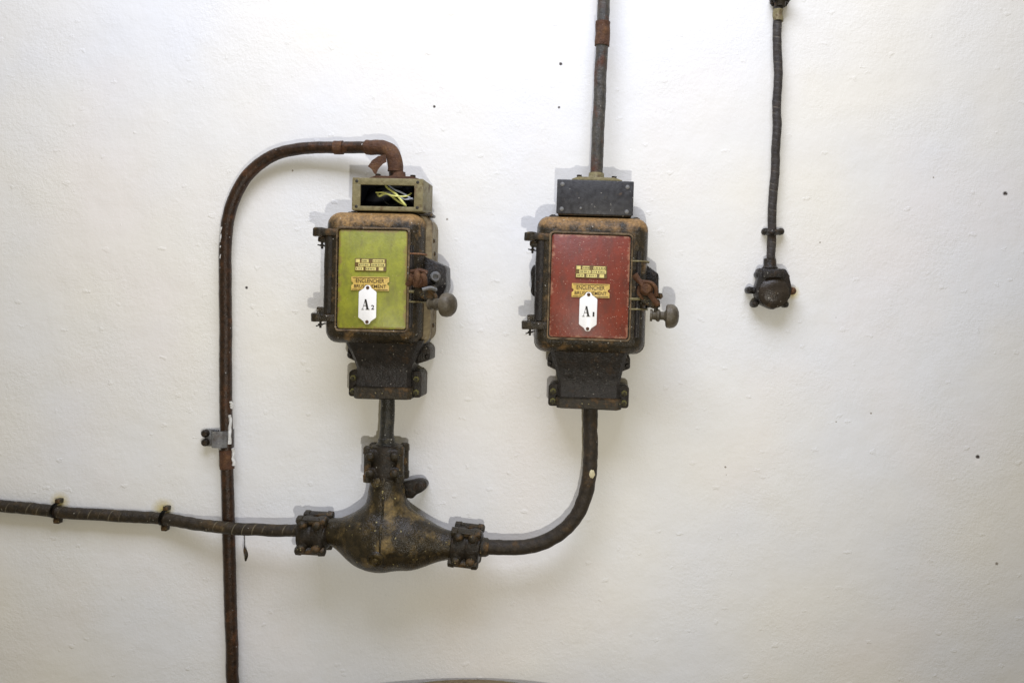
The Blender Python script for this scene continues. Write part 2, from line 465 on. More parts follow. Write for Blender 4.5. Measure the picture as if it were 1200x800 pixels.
def switch_box(px, pz, rot, hw, hh, xtra, lidm, housm, panm, pan, topc, top, fun, tagtxt, name_lbl, closed):
    T = thing('switch_box', name_lbl, 'switch box', px, 0, pz, rot, 'cast iron switch boxes on the wall')
    pcx, pcz, phw, phh = pan
    # housing bolted to the wall, with a flange the lid closes on
    b = bmesh.new()
    xc = xtra / 2
    plate_loft(b, [(1.5, xc, 0, hw - 4 + xc, hh - 5, 10), (6, xc, 0, hw - 1 + xc, hh - 2, 11), (40, xc, 0, hw - 1 + xc, hh - 1, 12),
                   (41, xc * .8, 0, hw + 1.5 + xc * .8, hh + 1, 13), (47, xc * .8, 0, hw + 1.5 + xc * .8, hh + 1, 13), (49.3, xc * .4, 0, hw + 1 + xc * .4, hh, 12)])
    rough_up(b, .8)
    hs = obj('housing', b, housm, T)
    b = bmesh.new()
    for z in (hh * .62, hh * .42, hh * .12, -hh * .25, -hh * .72): screw(b, V(hw - 1.6 + xtra, 24 + (z % 9), z), V(1, 0, 0), 2.5, 2.4)
    objs('side_screw', b, M['gland'], hs)
    # lid
    b = bmesh.new()
    plate_loft(b, [(50, 0, 0, hw - .5, hh - .5, 13), (51, 0, 0, hw + .5, hh + .5, 13), (60, 0, 0, hw, hh, 13), (65, 0, 0, hw - 1.2, hh - 1.2, 12.5), (70, 0, 0, hw - 4, hh - 4, 11),
                   (73, pcx * .3, pcz * .3, hw - 7.5, hh - 7.5, 9), (74.5, pcx * .5, pcz * .5, hw - 11, hh - 11, 7), (75, pcx, pcz, phw + 3.5, phh + 3.5, 5),
                   (78.4, pcx, pcz, phw + 2.6, phh + 2.6, 4), (78.6, pcx, pcz, phw + .9, phh + .9, 3), (76, pcx, pcz, phw + .6, phh + .6, 3)])
    rough_up(b, .9, .06)
    lid = obj('lid', b, lidm, T)
    b = bmesh.new()
    def lip(h, d, r): return [V(x, h, z) for x, z in rrect(pcx, pcz, phw + d, phh + d, r)]
    vr = [[b.verts.new(p) for p in q] for q in (lip(75.2, 3.4, 5), lip(79.2, 2.9, 4.6), lip(79.6, 2.2, 4), lip(79.4, 1.1, 3.2), lip(75.8, .8, 3))]
    for a, c in zip(vr, vr[1:] + vr[:1]):
        for i in range(len(a)): j = (i + 1) % len(a); b.faces.new((a[i], a[j], c[j], c[i]))
    rough_up(b, .9, .25)
    obj('panel_frame', b, M['lip'], lid)
    b = bmesh.new()
    plate_loft(b, [(75.5, pcx, pcz, phw, phh, 3), (77.8, pcx, pcz, phw, phh, 3), (78.2, pcx, pcz, phw - .5, phh - .5, 3)])
    obj('colored_panel', b, panm, lid)
    # rating plate: three rows of stamped fields
    b = bmesh.new(); rz = 13.7
    bx(b, -17, 17, 78.3, 79.4, rz - 6.8, rz + 6.8, .4)
    rp = obj('rating_plate', b, M['brass_dark'], T)
    b = bmesh.new()
    rows = [(4.2, [(-16, -11.5, 1), (-9.5, -2, 1), (2.4, 15, 1)]), (0, [(-13, -.6, 1), (.6, 16, 1)]), (-4.2, [(-16, -7.5, 1), (-5, 6, 1), (9, 14, 1)])]
    for dz, segs in rows:
        for a, c, on in segs:
            if on: bx(b, a, c, 79.2, 79.7, rz + dz - 1.75, rz + dz + 1.75)
    obj('stamped_fields', b, M['pale_field'], rp)
    b = bmesh.new()
    for dz, segs in rows:
        for a, c, on in segs:
            if on and c - a > 5:
                x = a + .8
                while x < c - 1.2:
                    w = random.uniform(.5, 1.1); bx(b, x, x + w, 79.6, 79.95, rz + dz - .8, rz + dz + .8); x += w + random.uniform(.5, 1.3)
    obj('stamped_marks', b, M['ink'], rp)
    # brass instruction plate with notched ends
    iz = -6.6; n_ = []
    b = bmesh.new()
    poly(b, [(-20.5, iz - 7.5), (20.5, iz - 7.5), (20.5, iz - 2.2), (18.6, iz - .8), (18.6, iz + 1), (20.5, iz + 2.2), (20.5, iz + 7.5), (-20.5, iz + 7.5), (-20.5, iz + 2.2), (-18.6, iz + 1), (-18.6, iz - .8), (-20.5, iz - 2.2)], 78.3, 79.5, .3)
    ip = obj('instruction_plate', b, M['brass'], T)
    b = bmesh.new()
    for z in (iz - 6.4, iz + 6.4): bx(b, -19, 19, 79.2, 79.75, z - .3, z + .3)
    merge(b, text_bm('ENCLENCHER', 30.5, 4.3, 0, 79.45, iz + 3.1, .35, .004))
    merge(b, text_bm('BRUSQUEMENT', 34.5, 4.3, 0, 79.45, iz - 3.1, .35, .004))
    obj('lettering', b, M['lettering'], ip)
    # white enamel tag with number
    tx, tz, tw, th = -2., -29.3, 9.6, 21.
    b = bmesh.new()
    pts = []
    for s in (1, -1):
        half = [(tw, th - 7.5), (tw - .8, th - 6.6), (4.0, th - 3.2), (3.0, th - 1.2), (1.6, th)]
        q = [(a, s * c) for a, c in half] + [(-a, s * c) for a, c in half[::-1]]
        pts += q if s == 1 else q[::-1][::1]
    top_ = [(tw, th - 7.5), (tw - .8, th - 6.6), (4.0, th - 3.2), (3.0, th - 1.2), (1.6, th)]
    ring = top_ + [(-a, c) for a, c in top_[::-1]] + [(-a, -c) for a, c in top_] + [(a, -c) for a, c in top_[::-1]]
    poly(b, [(tx + a, tz + c) for a, c in ring], 79.9, 81.4, .45)
    tg = obj('enamel_tag', b, M['enamel'], T)
    b = bmesh.new(); letterA(b, tx - 2.0, 81.35, tz + .3, .94)
    merge(b, text_bm(tagtxt, 3.3 if tagtxt == '2' else 1.9, 5.0, tx + 5.9, 81.35, tz - 2.6, .35, .02))
    obj('tag_number', b, M['ink'], tg)
    b = bmesh.new()
    for z in (tz + th - 2.6, tz - th + 2.6): screw(b, V(tx, 81.2, z), V(0, 1, 0), 1.9, 1.1)
    objs('tag_screw', b, M['rust'], tg)
    # hinges on the left edge
    for up in (1, -1):
        b = bmesh.new()
        zc = hh * .68 if up == 1 else -hh * .62
        x0 = -hw - 11.5
        bx(b, x0, -hw + 17, 62, 76, zc - 4, zc + 4, 1.6, rot=.02)
        lathe(b, V(x0 + 5.5, 69, zc - 4.5), V(0, 0, 1), [(0, 7.2), (1, 7.7), (8.2, 7.7), (9.2, 6.8)], 18)
        bx(b, x0 + 4, -hw + 3, 50, 72, zc - 4 - (6.5 if up == 1 else -8), zc + 4 - (9 if up == 1 else -7.5), 1.2)
        rough_up(b, .6, .15)
        hg = obj('hinge', b, M['gland'] if up == 1 else M['lid'], T)
        b = bmesh.new()
        zp = zc - (10.5 if up == 1 else 4)
        lathe(b, V(x0 + 7, 66, zp), V(0, 0, -1), [(0, 1.3), (7, 1.3), (7.5, .8)], 10)
        lathe(b, V(x0 + 7, 66, zp - 2.6), V(0, 0, -1), [(0, 2.6), (2, 2.6)], 6)
        bx(b, x0 + 2, x0 + 12.5, 65, 67, zp - 4.6, zp - 3.2, .4, rot=.15 if up == 1 else -.3)
        obj('hinge_pin', b, M['black'], hg)
    b = bmesh.new()
    tube(b, [V(-hw + 5.5, 68.5, hh * .62), V(-hw + 5.5, 68.5, 0), V(-hw + 5.5, 68.5, -hh * .55)], 6.2, 18, 6, .5)
    obj('hinge_rod', b, M['black'] if closed else M['joint_dark'], T)
    # side bosses behind the lid
    b = bmesh.new()
    bs = 12 if closed else 22
    poly(b, [(hw - 4, 27), (hw + bs * .45, 21), (hw + bs + 2, 15), (hw + bs + 3, -8), (hw + bs - 2, -21), (hw - 4, -26)], 22, 54, 2)
    obj('mechanism_cover', b, M['black'], T)
    b = bmesh.new()
    poly(b, [(-hw + 4, 24), (-hw - 6, 21), (-hw - 8.5, 14), (-hw - 7, -2), (-hw - 8, -9), (-hw - 5, -14), (-hw + 4, -16)], 18, 36, 2)
    obj('side_boss', b, M['black'], T)
    # straps over the right edge of the lid
    for z, w in ((27, 1.0), (-14, 1.6), (-25, 1.1)):
        b = bmesh.new()
        tube(b, [V(pcx + phw + 1, 78, z), V(hw - 9, 77.4, z), V(hw - 2, 73, z), V(hw + 1.6, 66, z), V(hw + 2.2, 52, z)], w, 10, 3, .2)
        obj('strap', b, M['frame'] if z < 20 or closed else M['rust_light'], T)
    b = bmesh.new()
    tube(b, [V(hw - 9.5, 75.5, -hh * .75), V(hw - 9.5, 75.5, 0), V(hw - 9.5, 75.5, hh * .5)], 2.6, 14, 6, .25)
    obj('latch_rod', b, M['black'], T)
    # rusty latch: swing bolt, wing nut and arm
    dx = 0 if closed else -1
    b = bmesh.new()
    lx = hw + dx + xtra * .5
    lathe(b, V(lx - 1, 76, -3), V(0, 1, 0), [(0, 6), (7, 6.2), (9, 7.6), (15, 7.2), (18, 4.5)], 12)
    if closed:
        tube(b, [V(lx - 14, 88, 12), V(lx - 8, 89, 4), V(lx - 2, 90, -3), V(lx + 6, 88, -12), V(lx + 12, 86, -20)], lambda L: 3.2 + (2.2 if L < 5 else 0) * .3, 12, 2, 1.2)
        tube(b, [V(lx - 5, 90, 4.5), V(lx + 2, 92, 4), V(lx + 8, 91, -1), V(lx + 10, 88, -10)], 2.3, 10, 2, .9)
        tube(b, [V(lx - 8, 84, 0), V(lx - 9, 84, -8), V(lx - 4, 83, -14)], 2., 10, 2, .6)
    else:
        tube(b, [V(lx - 12, 88, -7), V(lx - 8, 92, -1), V(lx - 6, 92, 4)], 3.4, 12, 2, 1)
        tube(b, [V(lx - 3, 90, -8), V(lx - 1, 94, 0), V(lx - 2, 91, 7)], 3.6, 12, 2, 1)
        tube(b, [V(lx + 6, 89, -7), V(lx + 6, 92, -1), V(lx + 4, 91, 5)], 3.2, 12, 2, 1)
        tube(b, [V(lx - 9, 88, 7), V(lx, 91, 8.5), V(lx + 8, 88, 6)], 2.4, 10, 2, .8)
    obj('wing_nut', b, M['rust'], T)
    b = bmesh.new()
    poly(b, [(lx - 6, -8), (lx + 4, -12), (lx + 14, -14), (lx + 15, -22), (lx + 8, -24), (lx - 7, -17)], 62, 84, 1.5)
    ko = 0 if closed else 6
    tube(b, [V(lx + 8, 84, -10), V(lx + 10 + ko, 84, -18), V(lx + 10 + ko * 1.6, 83, -31)], 2.4, 10, 2, .4)
    bolt(b, V(lx + 13, 80, -10), V(.3, 1, 0), 3.6, 5)
    obj('latch_arm', b, M['gland'], T)
    if not closed:
        b = bmesh.new()
        tube(b, [V(lx + 4, 92, -12), V(lx + 12, 90, -10), V(lx + 17, 84, -12)], 2.2, 10, 2, .3)
        obj('release_catch', b, M['steel'], T)
        b = bmesh.new()
        lathe(b, V(hw + 13, 54, 3), V(.2, 1, 0), [(0, 6), (5, 6), (7, 4.5), (7.1, 3), (4, 2.5)], 18)
        lathe(b, V(hw + 20, 44, 2), V(1, .3, 0), [(0, 3), (3, 3), (4, 2)], 8)
        obj('cover_bolt', b, M['steel'], T)
    # knob
    kx = hw + 7 if closed else hw + 15
    kd = V(1, .08, -.02) if closed else V(1, .38, -.04)
    kp = V(kx, 82, -31 if closed else -27)
    b = bmesh.new()
    lathe(b, kp, kd, [(-3, 3), (-2.9, 6.5), (-.5, 6.5), (0, 4.6), (3, 4.8), (5, 6.6), (7, 6.6), (8.5, 4.4), (12, 4.6), (15, 7.5)], 24)
    ks = obj('knob_neck', b, M['knob'], T)
    b = bmesh.new()
    lathe(b, kp, kd, [(13.5, 5), (14, 10.5), (15.2, 12.6), (19, 13.1), (23, 12.2), (26, 9.6), (27.8, 5.5), (28.3, .5)], 32)
    obj('knob', b, M['knob'], T)
    # terminal box on top
    tcx, tz0, tz1, thw = top
    if closed:
        b = bmesh.new(); bx(b, tcx - thw + 1.5, tcx + thw - 1.5, 8, 53, tz0, tz1 - 1.2, 1.5)
        tb = obj('terminal_box', b, M['housing_red'], T)
        b = bmesh.new(); bx(b, tcx - thw, tcx + thw, 53.2, 56, tz0 + 1.5, tz1, 1.)
        cp = obj('cover_plate', b, M['slate'], tb)
        b = bmesh.new()
        for x, z in ((-thw + 6, tz1 - 5.5), (thw - 7, tz1 - 6.5), (-thw + 6, tz0 + 6.5), (thw - 7, tz0 + 5.5), (-thw + 27, tz0 + 8)):
            screw(b, V(tcx + x, 55.8, z), V(0, 1, 0), 2.4 if x != -thw + 27 else 1.5, 1.1)
        objs('cover_screw', b, M['steel'], tb)
    else:
        b = bmesh.new()
        x0, x1 = tcx - thw, tcx + thw
        bx(b, x0, x1, 8, 60, tz1 - 4, tz1, .8); bx(b, x0, x1, 8, 60, tz0, tz0 + 3, .8)
        bx(b, x0, x0 + 4, 8, 59.8, tz0 + 2, tz1 - 2, .8); bx(b, x1 - 4, x1, 8, 59.8, tz0 + 2, tz1 - 2, .8)
        tb = obj('terminal_box', b, M['frame'], T)
        b = bmesh.new()
        bx(b, x0 + 3, x1 - 3, 8, 10, tz0 + 2, tz1 - 3)
        bx(b, x0 + 4.1, x0 + 5, 9, 57, tz0 + 3.1, tz1 - 4.1); bx(b, x1 - 5, x1 - 4.1, 9, 57, tz0 + 3.1, tz1 - 4.1)
        bx(b, x0 + 4.1, x1 - 4.1, 9, 57, tz1 - 5, tz1 - 4.1); bx(b, x0 + 4.1, x1 - 4.1, 9, 57, tz0 + 3.1, tz0 + 4)
        obj('box_lining', b, M['interior'], tb)
        b = bmesh.new()
        def fr(a, c, e, f): bx(b, a, c, 59.5, 62.6, e, f, .7)
        fr(x0, x1, tz1 - 7.6, tz1); fr(x0, x1, tz0, tz0 + 4.8)
        fr(x0, x0 + 9.2, tz0 + 4, tz1 - 6.8); fr(x1 - 9.8, x1, tz0 + 4, tz1 - 6.8)
        ff = obj('opening_frame', b, M['frame'], tb)
        b = bmesh.new()
        for x, z in ((x0 + 5, tz1 - 4), (x1 - 6, tz1 - 4), (x0 + 5, tz0 + 4), (x1 - 6, tz0 + 4)): screw(b, V(x, 62.4, z), V(0, 1, 0), 1.8, .6)
        objs('frame_screw', b, M['ink'], tb)
        # thick black lead and loose wires in the opening
        b = bmesh.new()
        tube(b, [V(x0 + 8, 22, tz0 + 5), V(x0 + 18, 32, tz0 + 16), V(x0 + 32, 34, tz0 + 24), V(x0 + 44, 28, tz1 - 2)], 9, 18, 3)
        tube(b, [V(x1 - 10, 22, tz0 + 3), V(x1 - 18, 30, tz0 + 14), V(x1 - 26, 26, tz1 - 4)], 5, 14, 3)
        obj('black_lead', b, M['wire_black'], tb)
        def px2(p, q, h):                                            # photo position -> box coordinates
            return V(X(p, h) - px - 2.2, h, Z(q, h) - pz + .3)
        def wire(pts, mat, r=.85):
            b = bmesh.new(); tube(b, [px2(*q) for q in pts], r * 1.3, 8, 1.5); obj('wire', b, mat, tb)
        wire([(451, 214, 40), (453, 219, 46), (461, 225, 54), (465, 228, 56), (472, 236, 56), (476, 241, 54), (473, 239, 50), (466, 235, 46), (458, 229, 42), (452, 227, 44), (445, 230, 48), (443, 228, 44)], M['wire_yellow'], 1.0)
        wire([(441, 226, 46), (450, 226, 52), (459, 229, 56), (470, 230, 57), (478, 229, 55), (482, 226, 48)], M['wire_yellow'], .7)
        wire([(455, 217, 40), (462, 222, 47), (472, 226, 52), (480, 231, 54), (485, 233, 46)], M['wire_white'], .8)
        wire([(440, 228, 38), (450, 225, 45), (462, 228, 50), (474, 233, 54), (484, 232, 52)], M['wire_white'], .7)
        wire([(447, 232, 36), (453, 238, 42), (460, 241, 40), (470, 236, 38)], M['wire_black'], .9)
        wire([(470, 216, 36), (474, 224, 44), (468, 232, 50), (476, 238, 52)], M['wire_black'], .9)
    b = bmesh.new()
    for s in (-1, 1):
        lathe(b, V(tcx + s * (thw + 4), 40, hh - 1.5), V(0, 0, 1), [(0, 4.3), (2, 4.3), (2, 3), (5, 3), (5.5, 2)], 10)
    bx(b, tcx - thw - 8, tcx + thw + 8, 28, 50, hh - 1, hh + 2.2, 1)
    obj('top_flange', b, M['lid'], T)
    # pipe flange on the terminal box
    pxl = topc
    b = bmesh.new()
    pts = [(pxl - 27, tz1), (pxl + 29, tz1), (pxl + 29, tz1 + 1.6), (pxl + 20, tz1 + 4.2), (pxl - 20, tz1 + 4.2), (pxl - 27, tz1 + 1.6)]
    poly(b, pts, 20, 52, .6)
    lathe(b, V(pxl, 32, tz1 + 3), V(0, 0, 1), [(0, 10.5), (2.5, 10.2), (4, 9), (8.5, 8.6), (9, 7)], 22)
    pf = obj('pipe_flange', b, M['frame'] if closed else M['rust'], T)
    b = bmesh.new()
    lathe(b, V(pxl - 19, 44, tz1 + 4), V(0, 0, 1), [(0, 3.2), (3, 3.2)], 6); lathe(b, V(pxl + 20, 44, tz1 + 3.6), V(0, 0, 1), [(0, 3.2), (3, 3.2)], 6)
    objs('flange_bolt', b, M['joint_dark'], pf)
    # tapered cable funnel below
    (fx0, fw0), (fx1, fw1), (fx2, fw2), zn, zb, ze = fun
    def ring(cx, w, h0, h1, z, c=4):
        return [V(cx + a, h, z) for a, h in ((-w + c, h0), (w - c, h0), (w, h0 + c), (w, h1 - c), (w - c, h1), (-w + c, h1), (-w, h1 - c), (-w, h0 + c))]
    b = bmesh.new()
    lv = []
    z0 = -hh + 4
    for k in range(13):
        t = k / 12; z = z0 + (zb - z0) * t
        tt = min(1, (z0 - z) / (z0 - zn)); e = 1 - (1 - tt) ** 1.15
        w = fw0 + (fw1 - fw0) * e; cx = fx0 + (fx1 - fx0) * e; hf = 60 - 13 * e
        lv.append(ring(cx, w, 8, hf, z))
    ring_faces(b, lv); rough_up(b, .6)
    fn = obj('cable_funnel', b, M['black'], T)
    b = bmesh.new()
    ring_faces(b, [ring(fx2, fw2 - .5, 6, 50, zb + 1.5, 4), ring(fx2, fw2 + .8, 5, 52, zb, 4), ring(fx2, fw2, 5, 52, ze + 1, 4), ring(fx2, fw2 - 1.5, 6, 51, ze, 4)])
    rough_up(b, .8, .12)
    obj('funnel_base', b, M['gland'], fn)
    # mounting ears, two up, two down
    for s in (-1, 1):
        b = bmesh.new(); xa = fx0 + s * (fw0 - 3); xb = fx0 + s * (fw0 + 3)
        zt_ = -hh - 3
        poly(b, [(xa - s * 6, zt_ + 4), (xb - s * 2, zt_), (xb, zt_ - 4), (xb, zt_ - 15), (xa - s * 3, zt_ - 19), (xa - s * 10, zt_ - 21)][::s], 3, 34, 1.4)
        screw(b, V((xa + xb) / 2, 33, zt_ - 12), V(0, 1, 0), 3, 3)
        obj('mounting_ear', b, M['joint_dark'], T)
        b = bmesh.new(); xa = fx1 + s * (fw1 - 2); xb = fx1 + s * (fw1 + 10.5)
        zt_ = zn - 4
        poly(b, [(xa, zt_ + 2), (xb - s * 3, zt_ + 2), (xb, zt_ - 1), (xb, ze + 3), (xb - s * 2, ze + 1), (xa, ze + 1)][::s], 3, 38, 1.4)
        ear = obj('mounting_ear', b, M['joint_dark'], T)
        b = bmesh.new()
        bolt(b, V(xb - s * 5.5, 37, zt_ - 7), V(0, 1, 0), 3.6, 4); bolt(b, V(xb - s * 5.5, 37, ze + 7), V(0, 1, 0), 3.6, 4)
        objs('ear_bolt', b, M['ear'], ear)
    return T

switch_box(-245, 32, math.radians(1.2), 52.5, 71.5, 7, M['lid'], M['housing'], M['green'], (2, -2, 37, 53.3), 16, (12.5, 74.2, 110, 39),
           ((10.5, 44), (8, 30.5), (8.5, 32), -101, -122, -134), '2',
           'switch box with yellow-green panel, tag A2 and loose wires in its open top', False)
switch_box(-7, 24.5, math.radians(1.8), 60.6, 74.2, 0, M['lid_red'], M['housing_red'], M['red'], (-1, -2, 42.3, 55.5), 2, (1.5, 76.6, 116, 42.5),
           ((0, 44), (1, 35), (1.5, 36), -109, -127, -138), '1',
           'switch box with brick-red panel, tag A1 and slate cover plate on top', True)

# ------------------------------------------------------------------ conduits
cd = thing('conduit_pipe', 'long rusty brown conduit bending over to the top of the green-panelled switch box', 'pipe', X(275), 9, Z(800), 0, 'rigid conduits on the wall')
o0 = cd.location / S
def loc(p): return p - o0
b = bmesh.new()
path = [(276, 850, 9), (273, 790, 9), (270.5, 720, 9), (269, 660, 9), (267.5, 600, 9), (266, 540, 9), (265, 480, 9), (264.5, 400, 9), (264.2, 320, 9), (264.5, 285, 9.5), (267, 258, 10),
        (275, 231, 11), (288, 208, 12), (306, 191, 13), (328, 179, 14), (352, 174.3, 15), (385, 173.2, 17), (415, 173, 21), (436, 173, 26), (449, 173.5, 30), (457, 177, 33), (461.5, 184, 34), (463, 194, 34), (463, 207, 34)]
tube(b, [loc(W(*p)) for p in path], lambda L: 6.9, 22, 3, .35, .8)
cpipe = obj('pipe', b, M['conduit'], cd)
b = bmesh.new(); tube(b, [loc(W(397 + i, 173.1, 18.5 + i * .05)) for i in (-5, -2, 2, 5)], 7.9, 22, 2, .3); obj('coupling', b, M['rust'], cd)
b = bmesh.new(); tube(b, [loc(W(266.2, 549, 9)), loc(W(266, 541, 9)), loc(W(265.7, 534, 9)), loc(W(265.6, 527, 9))], 8.1, 22, 2, .4); obj('coupling', b, M['rust'], cd)
b = bmesh.new()
tube(b, [loc(W(430, 172.6, 24.5)), loc(W(440, 173, 27)), loc(W(449, 173.5, 30)), loc(W(457, 177, 33)), loc(W(461.5, 184, 34)), loc(W(463, 194, 34)), loc(W(463, 201, 34))], 8.6, 22, 2, .8)
obj('elbow', b, M['rust'], cd)
# torn piece of the elbow
b = bmesh.new()
pp = [(431, 195), (436, 188), (443, 183), (452, 181), (453, 190), (449, 192), (446, 195), (443, 199), (441, 205), (438, 203), (436, 199)]
ring_faces(b, [[loc(W(p, q, 44 + (452 - p) * .35)) for p, q in pp], [loc(W(p, q, 47 + (452 - p) * .35)) for p, q in pp]])
obj('torn_collar', b, M['rust'], cd)
b = bmesh.new()
for (q0, q1, a) in ((486, 520, 269.5), (266, 284, 259.5), (288, 303, 259.3), (525, 545, 273.2), (470, 478, 271.5)):
    bx_pts = [loc(W(a + random.uniform(-.8, .8), q0 + (q1 - q0) * k / 5, 14 + random.uniform(-.5, .5))) for k in range(6)]
    tube(b, bx_pts, lambda L: 1.7, 8, 2, 1.6)
objs('paint_drip', b, M['whitepaint'], cd)

cr = thing('conduit_pipe', 'straight grey conduit running down into the top of the red-panelled switch box', 'pipe', X(699, 30), 30, Z(207, 30), 0, 'rigid conduits on the wall')
o0 = cr.location / S
b = bmesh.new()
path = [(709, -60, 24), (707.6, 0, 24), (706, 45, 25), (703.8, 90, 26), (702, 130, 28), (700.3, 165, 30), (699.3, 205, 32)]
tube(b, [loc(W(*p)) for p in path], 7.2, 22, 3, .5, .8, seed=4)
obj('pipe', b, M['conduit_grey'], cr)
b = bmesh.new(); tube(b, [loc(W(706.6, 26, 25)), loc(W(706.3, 35, 25)), loc(W(706, 45, 25)), loc(W(705.5, 54, 25))], lambda L: 8.6, 22, 2, .5); obj('coupling', b, M['rust'], cr)

# ------------------------------------------------------------------ cables
def cable(pts, r, mat, name, label, jit=.4, wob=.8, seed=0., step=2.5):
    b = bmesh.new(); tube(b, [W(*p) for p in pts], r, 20, step, jit, wob, seed=seed)
    return tag(obj(name, b, mat), label, 'cable', 'armoured cables on the wall')
cable([(-60, 583, 8), (0, 592, 8), (35, 595.5, 8), (62, 598.5, 8), (120, 603.5, 8), (158, 605, 8), (190, 607.5, 9), (232, 614, 18), (268, 618.3, 27), (310, 620.8, 33), (340, 621.5, 36), (360, 622, 38)], 6.9, M['cable'],
      'cable', 'long dark tape-wrapped cable from the left edge of the photo to the joint box', .6, 1.0, 1)
cable([(454.5, 462, 34), (454.5, 480, 34), (453.5, 500, 36), (453, 530, 38)], 7.9, M['cable_black'], 'cable',
      'short glossy black cable between the green-panelled switch box and the joint box', .5, .5, 2)
rc = cable([(692.3, 474, 32), (692.3, 500, 32), (691.8, 530, 32), (690.6, 556, 32), (686.5, 579, 32), (679, 598, 32), (669, 612, 32), (655, 625, 32), (638, 634.5, 32), (618, 640, 33), (595, 641.5, 35), (560, 640, 37)], 8.3, M['cable_plain'], 'cable',
      'thick brown-black cable curving from under the red-panelled switch box to the joint box', .7, .8, 3)
b = bmesh.new()
t = [(690.5, 549), (693.5, 547.5), (696, 551), (697.5, 556), (695, 560), (691.5, 561), (689.5, 556)]
ring_faces(b, [[W(p, q, 36) for p, q in t], [W(p, q, 39.2) for p, q in t], [W(693 + (p - 693) * .6, 554.5 + (q - 554.5) * .6, 40.4) for p, q in t]])
obj('paint_patch', b, M['paintpatch'], rc)
cable([(912.5, -60, 9), (912, 0, 9), (911.4, 30, 9), (911, 60, 9), (911.6, 95, 10), (910.8, 140, 10), (909, 180, 9), (907, 215, 9), (904.8, 245, 9), (904.8, 268, 9), (904.8, 285, 10), (902.5, 310, 11)], 5.1, M['cable_grey'],
      'cable', 'thin grey-black cable hanging down to the small round socket', .5, 1.6, 6)

# ------------------------------------------------------------------ clips and clamps
def clip(px, py, slope, k):
    T = thing('cable_clip', k, 'clip', X(px, 12), 0, Z(py, 12), slope, 'clips nailed over the left cable')
    b = bmesh.new()
    R = 8.6; pts = []
    for i in range(15):
        a = math.radians(-35 + i * 250 / 14)
        pts.append((math.cos(a - PI / 2 + math.radians(55)) * 0, 0))
    ring = []
    path = []
    for i in range(17):
        a = math.radians(-100 + 200 * i / 16)
        path.append((math.cos(a) * R + 8.2, math.sin(a) * R))
    path = [(0, -R - 5)] + [(p[0], p[1]) for p in path] + [(0, R + 2)]
    for (h, z) in path:
        ring.append((h, z))
    inner = [(h * .86 + .3, z * .86) for h, z in path]
    for (p0, q0), (p1, q1) in zip(zip(ring, inner), zip(ring[1:], inner[1:])):
        vs = [V(-2.3, *p0), V(2.3, *p0), V(2.3, *p1), V(-2.3, *p1), V(-2.1, *q0), V(2.1, *q0), V(2.1, *q1), V(-2.1, *q1)]
        f = [b.verts.new(v) for v in vs]
        for a in ((0, 1, 2, 3), (4, 7, 6, 5), (0, 4, 5, 1), (1, 5, 6, 2), (2, 6, 7, 3), (3, 7, 4, 0)): b.faces.new([f[i] for i in a])
    bmesh.ops.remove_doubles(b, verts=b.verts[:], dist=.01)
    obj('band', b, M['joint_dark'], T)
    b = bmesh.new()
    bx(b, -2.6, 4, -1, 8, -R - 7, -R + 1, 1); screw(b, V(.6, 8, -R - 3.5), V(0, 1, 0), 2.6, 2)
    bx(b, -2.6, 3.4, -1, 8, R - 1, R + 4.5, 1.2)
    objs('foot', b, M['gland'], T)
clip(63, 598.8, math.radians(4), 'first dark clip on the left cable, nearest the left edge of the photo')
clip(190, 607.5, math.radians(5), 'second dark clip on the left cable, the one nearer the vertical conduit')

T = thing('pipe_clamp', 'grey steel strap clamp holding the long rusty conduit to the wall', 'clamp', X(264), 0, Z(512))
b = bmesh.new()
bx(b, -22, -6, 2, 6, -10, 10, 1.2, rot=.06)
pts = [(-14, 5), (-9.5, 8), (-8.8, 13), (-6, 17.5), (0, 19.2), (6, 17.5), (9, 12.5), (9.3, 5), (9.6, 1)]
for (x0, h0), (x1, h1) in zip(pts, pts[1:]):
    vs = []
    for z in (-9.5, 9.5):
        for (x, h) in ((x0, h0), (x1, h1)):
            d = Vector((x, h - 9)); d = d.normalized() * 1.4
            vs += [V(x, h, z), V(x + d.x, h + d.y, z)]
    f = [b.verts.new(v) for v in vs]
    for a in ((0, 1, 3, 2), (4, 6, 7, 5), (0, 4, 5, 1), (2, 3, 7, 6), (1, 5, 7, 3), (0, 2, 6, 4)): b.faces.new([f[i] for i in a])
bmesh.ops.remove_doubles(b, verts=b.verts[:], dist=.01)
obj('strap', b, M['steel'], T)
b = bmesh.new()
lathe(b, V(-20, 5, 5.5), V(0, 1, 0), [(0, 4.6), (4, 4.6), (6, 3)], 12); lathe(b, V(-20, 5, -5), V(0, 1, 0), [(0, 4.6), (4, 4.4), (6, 3)], 12)
objs('strap_bolt', b, M['joint_dark'], T)

b = bmesh.new()
z = 272
tube(b, [W(894.5, 271, 7), W(899, 272, 9), W(905, 272.5, 17), W(911, 272, 10), W(916.5, 271.5, 7)], 3.4, 12, 1.5, .5)
lathe(b, W(896.3, 271.5, 3), V(0, 1, 0), [(-4, 4), (4, 4), (6, 2.6)], 12); lathe(b, W(914.5, 271.5, 3), V(0, 1, 0), [(-4, 4), (4, 4), (6, 2.6)], 12)
tag(obj('cable_clip', b, M['joint_dark']), 'small black bar clip across the thin right cable just above the round socket', 'clip')

